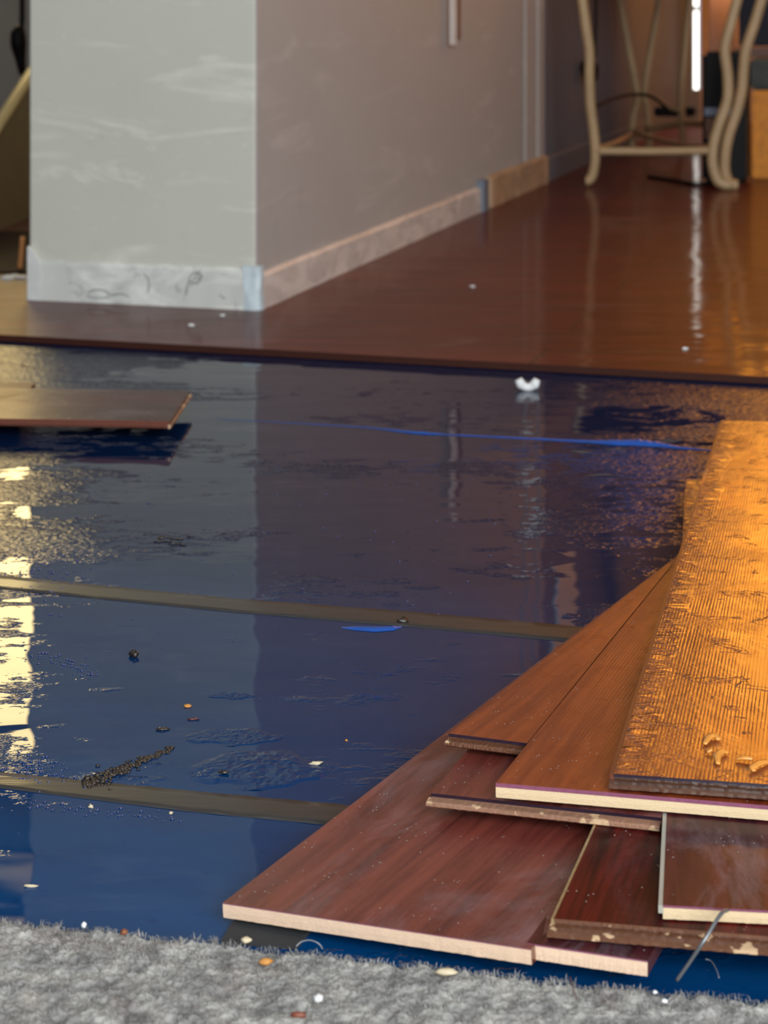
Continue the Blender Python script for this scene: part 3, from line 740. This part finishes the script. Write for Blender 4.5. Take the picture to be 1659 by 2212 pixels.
# hanging paper strip on side wall
a = CR+V*along(962)+ns*.012; b = CR+V*along(972)+ns*.014; c = CR+V*along(992)+ns*.004
bm = bmesh.new(); z0_ = .455; z1_ = .68
prism(bm, [a.xy, b.xy, (b+ns*.003).xy, (a+ns*.003).xy], z0_, z1_); recalc(bm)
o = link('white_strip', bm, M['white']); tag(o, 'narrow white strip hanging on the side wall at the top of the picture', 'strip')
bm = bmesh.new(); prism(bm, [(CR+V*along(975)+ns*.0005).xy, (c-ns*.0035).xy, (c).xy, (CR+V*along(975)+ns*.004).xy], z0_+.01, z1_); recalc(bm)
link('brown_backing', bm, simple('brown_paper', (.20, .11, .08), .7), o)
# switch plate higher up, seen in the wet floor only
a = CR+V*along(1216); bm = bmesh.new()
prism(bm, [(a-V*.15).xy, (a+V*.15).xy, (a+V*.15+ns*.012).xy, (a-V*.15+ns*.012).xy], 1.22, 1.52); recalc(bm)
o = link('wall_panel', bm, simple('white_gloss', (.85, .87, .9), .3)); tag(o, 'white panel on the side wall, seen only as a reflection in the water', 'panel')

# table with curved legs
tb = empty('metal_table', loc=W(1420, 400, 5.5)); bpy.context.view_layer.update()
tb.location.z = LT
def rel(p): return p-tb.location
def leg(pts, Y0, Y1, r, up=None):
    bm = bmesh.new(); n = len(pts); ps = []
    for i, (x, y) in enumerate(pts):
        ps.append(rel(W(x, y, Y0+(Y1-Y0)*i/(n-1))))
    if up is not None: ps = [ps[0]+(ps[0]-ps[1]).normalized()*up]+ps
    tube(bm, ps, r, 12, 5); recalc(bm); return link('leg', bm, M['ivory'], tb, smooth=True)
Lz = .0135
leg([(1258, 0), (1266, 60), (1273, 110), (1273, 160), (1275, 220), (1282, 280), (1286, 330), (1282, 370), (1274, 388), (1266, 390)], 5.48, 5.50, .0150, .17)
leg([(1592, 0), (1579, 50), (1566, 105), (1572, 165), (1571, 215), (1553, 270), (1542, 310), (1539, 350), (1548, 386), (1562, 398), (1578, 399)], 5.42, 5.40, .0160, .17)
leg([(1645, 0), (1630, 50), (1612, 105), (1606, 150), (1603, 190), (1592, 240), (1575, 290), (1567, 330), (1566, 370), (1576, 396), (1592, 399)], 5.40, 5.42, .0160, .17)
leg([(1340, 0), (1354, 80), (1369, 160), (1378, 212), (1370, 245), (1366, 285), (1366, 322)], 6.70, 6.72, .0140, .17)
leg([(1425, 0), (1411, 80), (1399, 150), (1393, 200), (1399, 240), (1401, 275), (1403, 318)], 6.80, 6.82, .0140, .17)
leg([(1490, 0), (1484, 60), (1479, 120), (1474, 180), (1472, 230), (1476, 300), (1477, 322)], 6.6, 6.62, .0130, .17)
def bar(p, r, nm='stretcher'):
    bm = bmesh.new(); tube(bm, [rel(q_) for q_ in p], r, 10, 5); recalc(bm); return link(nm, bm, M['ivory'], tb, smooth=True)
bar([W(1286, 326, 5.49), W(1410, 327, 5.46), W(1541, 325, 5.41)], .0120)
bar([W(1286, 322, 5.49), W(1330, 308, 6.0), W(1368, 288, 6.70)], .009)
bar([W(1541, 318, 5.41), W(1470, 312, 5.9), W(1400, 296, 6.4), W(1370, 282, 6.71)], .009)
bar([W(1399, 278, 6.80), W(1440, 272, 6.7), W(1478, 266, 6.61), W(1530, 268, 6.5)], .012)
bar([W(1399, 205, 6.80), W(1425, 218, 6.72), W(1445, 232, 6.65), W(1474, 240, 6.6)], .008)
# table top sits above the picture's upper edge
bm = bmesh.new(); zt = .72-LT
top_q = [rel(W(1235, 0, 5.35)), rel(W(1660, 0, 5.3)), rel(W(1560, 0, 6.9)), rel(W(1348, 0, 6.9))]
prism(bm, [q_.xy for q_ in top_q], zt, zt+.02); recalc(bm); link('table_top', bm, M['ivory'], tb)
tag(tb, 'cream painted metal table with curved legs standing on the laminate by the side wall', 'table')
# adapter with cord on the wall behind the left leg
ad = empty('power_adapter', loc=W(1274, 152, 6.15)); 
def rel2(p): return p-ad.location
bm = bmesh.new(); blob(bm, (0, 0, 0), (.030, .018, .045), 3, .12, 1.5, 2); recalc(bm); link('adapter_body', bm, M['black'], ad, smooth=True)
bm = bmesh.new(); tube(bm, [rel2(W(1288, -60, 6.18)), rel2(W(1287, 40, 6.16)), rel2(W(1285, 125, 6.15))], .0055, 8); recalc(bm); link('cord', bm, M['black'], ad, smooth=True)
tag(ad, 'black power adapter hanging behind the left table leg', 'adapter')
bm = bmesh.new(); tube(bm, [W(1288, 230, 6.0), W(1320, 215, 6.2), W(1360, 205, 6.4), W(1400, 206, 6.45), W(1425, 220, 6.45), W(1450, 245, 6.45)], .0060, 8, 5); recalc(bm)
o = link('black_cable', bm, M['black'], smooth=True); tag(o, 'black cable arching behind the table legs', 'cable')
bm = bmesh.new(); tube(bm, [P(1400, 381, LT+.006), P(1430, 386, LT+.006), P(1470, 392, LT+.006), P(1510, 398, LT+.006), P(1590, 392, LT+.006)], .0055, 8, 5); recalc(bm)
o = link('black_cable', bm, M['black'], smooth=True); tag(o, 'black cable lying on the laminate under the table', 'cable')
# power strip / dark gear under the table
def worldbox(name, x0, y0, x1, y1, Ya, Yb, mat, label, cat, bev=.006, parent=None):
    a_ = W(x0, y1, Ya); b_ = W(x1, y0, Ya)
    bm = bmesh.new(); box(bm, (a_.x, Ya, max(a_.z, LT+.0005)), (b_.x, Yb, b_.z)); recalc(bm)
    for v in bm.verts: v.co.x += .30*(v.co.y-Ya)     # stands square to the walls, which are turned away from the camera
    bmesh.ops.bevel(bm, geom=bm.edges[:], offset=bev, segments=2, affect='EDGES')
    o = link(name, bm, mat, parent)
    if label: tag(o, label, cat)
    return o
worldbox('power_strip', 1412, 232, 1500, 252, 7.0, 7.06, M['black'], 'black power strip behind the rear table legs', 'power strip')
# black cabinet with coloured contents
bx = worldbox('black_box', 1516, 112, 1612, 399, 5.62, 5.76, M['black'], 'tall black box behind the right table legs', 'box', .012)
def lblpatch(nm, x0, y0, x1, y1, mat, Y=5.605, par=bx):
    a_ = W(x0, y1, Y); b_ = W(x1, y0, Y); bm = bmesh.new(); box(bm, (a_.x, Y, a_.z), (b_.x, Y+.018, b_.z)); recalc(bm); return link(nm, bm, mat, par)
lblpatch('label_patch', 1522, 233, 1580, 250, simple('pale_blue_label', (.16, .20, .27), .5))
lblpatch('label_patch', 1524, 255, 1545, 300, simple('rust_label', (.12, .05, .02), .5))
# orange yellow crate at the right rim and rail above it
cr = worldbox('orange_carton', 1624, 196, 1800, 402, 5.75, 6.1, simple('orange_carton_side', (.75, .24, .008), .6, .45, 45), 'orange yellow carton at the right edge of the picture', 'carton', .005)
def _top(): pass
worldbox('dark_bag', 1614, 128, 1800, 194, 5.78, 6.05, simple('dark_patterned_bag', (.05, .055, .045), .7, .8, 30, .003), 'dark bag lying on the orange carton', 'bag', .012)
worldbox('brown_rail', 1585, 104, 1800, 124, 6.12, 6.18, M['brown'], 'brown wooden rail behind the dark bag', 'rail', .003)
worldbox('navy_cloth', 1596, -75, 1800, 100, 6.2, 6.23, M['navy'], 'dark navy cloth hanging behind the right table legs', 'cloth', .004)
worldbox('pink_curtain', 1532, -300, 1592, 240, 6.9, 6.93, simple('pale_pink_curtain', (.62, .50, .46), .8), 'pale curtain strip right of the bright window slit', 'curtain', .004)
# ------------------------------------------------------------------ things left of the wall end
lb = empty('leaning_board', loc=P(0, 497, LT))
a = P(-60, 520, LT); b = P(75, 467, LT)
def relb(p): return p-lb.location
dd = (b-a).normalized(); nn = Vector((-dd.y, dd.x, 0))
if nn.x < 0: nn = -nn
def hz(p):  # top height along the board
    return .264+.42*(p.y-4.44)
bm = bmesh.new(); pts = []
for p in (a-dd*.25, b+dd*.5):
    for off in (0, -.02):
        pts.append([bm.verts.new(relb(p+nn*off)), bm.verts.new(relb(Vector((p.x, p.y, hz(p)))+nn*off))])
for q_ in ((0, 2), (1, 3)): pass
f = [(pts[0][0], pts[2][0], pts[2][1], pts[0][1]), (pts[1][0], pts[1][1], pts[3][1], pts[3][0]), (pts[0][1], pts[2][1], pts[3][1], pts[1][1]), (pts[0][0], pts[1][0], pts[3][0], pts[2][0]), (pts[0][0], pts[0][1], pts[1][1], pts[1][0]), (pts[2][0], pts[3][0], pts[3][1], pts[2][1])]
for q_ in f: bm.faces.new(q_)
recalc(bm); link('panel', bm, simple('olive_board', (.17, .135, .065), .6), lb)
bm = bmesh.new()
pa = a-dd*.25; pb = b+dd*.5
tube(bm, [relb(Vector((pa.x, pa.y, hz(pa)))), relb(Vector((pb.x, pb.y, hz(pb))))], .013, 8, 2); recalc(bm)
link('top_strip', bm, simple('cream_edge_strip', (.55, .47, .27), .5), lb, smooth=True)
tag(lb, 'olive board with sloping cream top edge left of the wall end', 'board')
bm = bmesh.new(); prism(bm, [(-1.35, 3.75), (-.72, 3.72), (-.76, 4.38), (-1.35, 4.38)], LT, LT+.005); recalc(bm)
o = link('floor_shade', bm, simple('hallway_shade', (.025, .013, .012), .85, .4, 40, spec=.1)); tag(o, 'dark patch painting the hallway shade on the floor in front of the olive board', 'mat')  # thin dark slab added to paint the hallway shade on the floor
bm = bmesh.new()
tube(bm, [W(48, -30, 5.2), W(48, 40, 5.2), W(46, 62, 5.2)], .008, 8, 3)
tube(bm, [W(46, 58, 5.2), W(40, 72, 5.2), W(40, 95, 5.2), W(44, 125, 5.2), W(47, 150, 5.2), W(44, 162, 5.2)], [.012, .022, .024, .016, .012, .005], 10, 4)
recalc(bm); o = link('hanging_tool', bm, M['black'], smooth=True); tag(o, 'black tool hanging left of the wall end', 'tool')
bm = bmesh.new(); tube(bm, [P(43, 585, LT)+Vector((0, 0, .003)), W(46, 550, P(43, 585, LT).y), W(49, 512, P(43, 585, LT).y)], .0055, 8, 3); recalc(bm)
o = link('orange_stick', bm, simple('orange_wood', (.62, .27, .09), .5), smooth=True); tag(o, 'short orange stick upright beside the left foot of the wall end', 'stick')
crumb('plaster_crumb', 32, 600, (.014, .008, .004), M['white'], 'white plaster scraps on the dark floor left of the wall end', 'crumb', z=LT, n=3, spread=.02, seed=44, amp=.5)
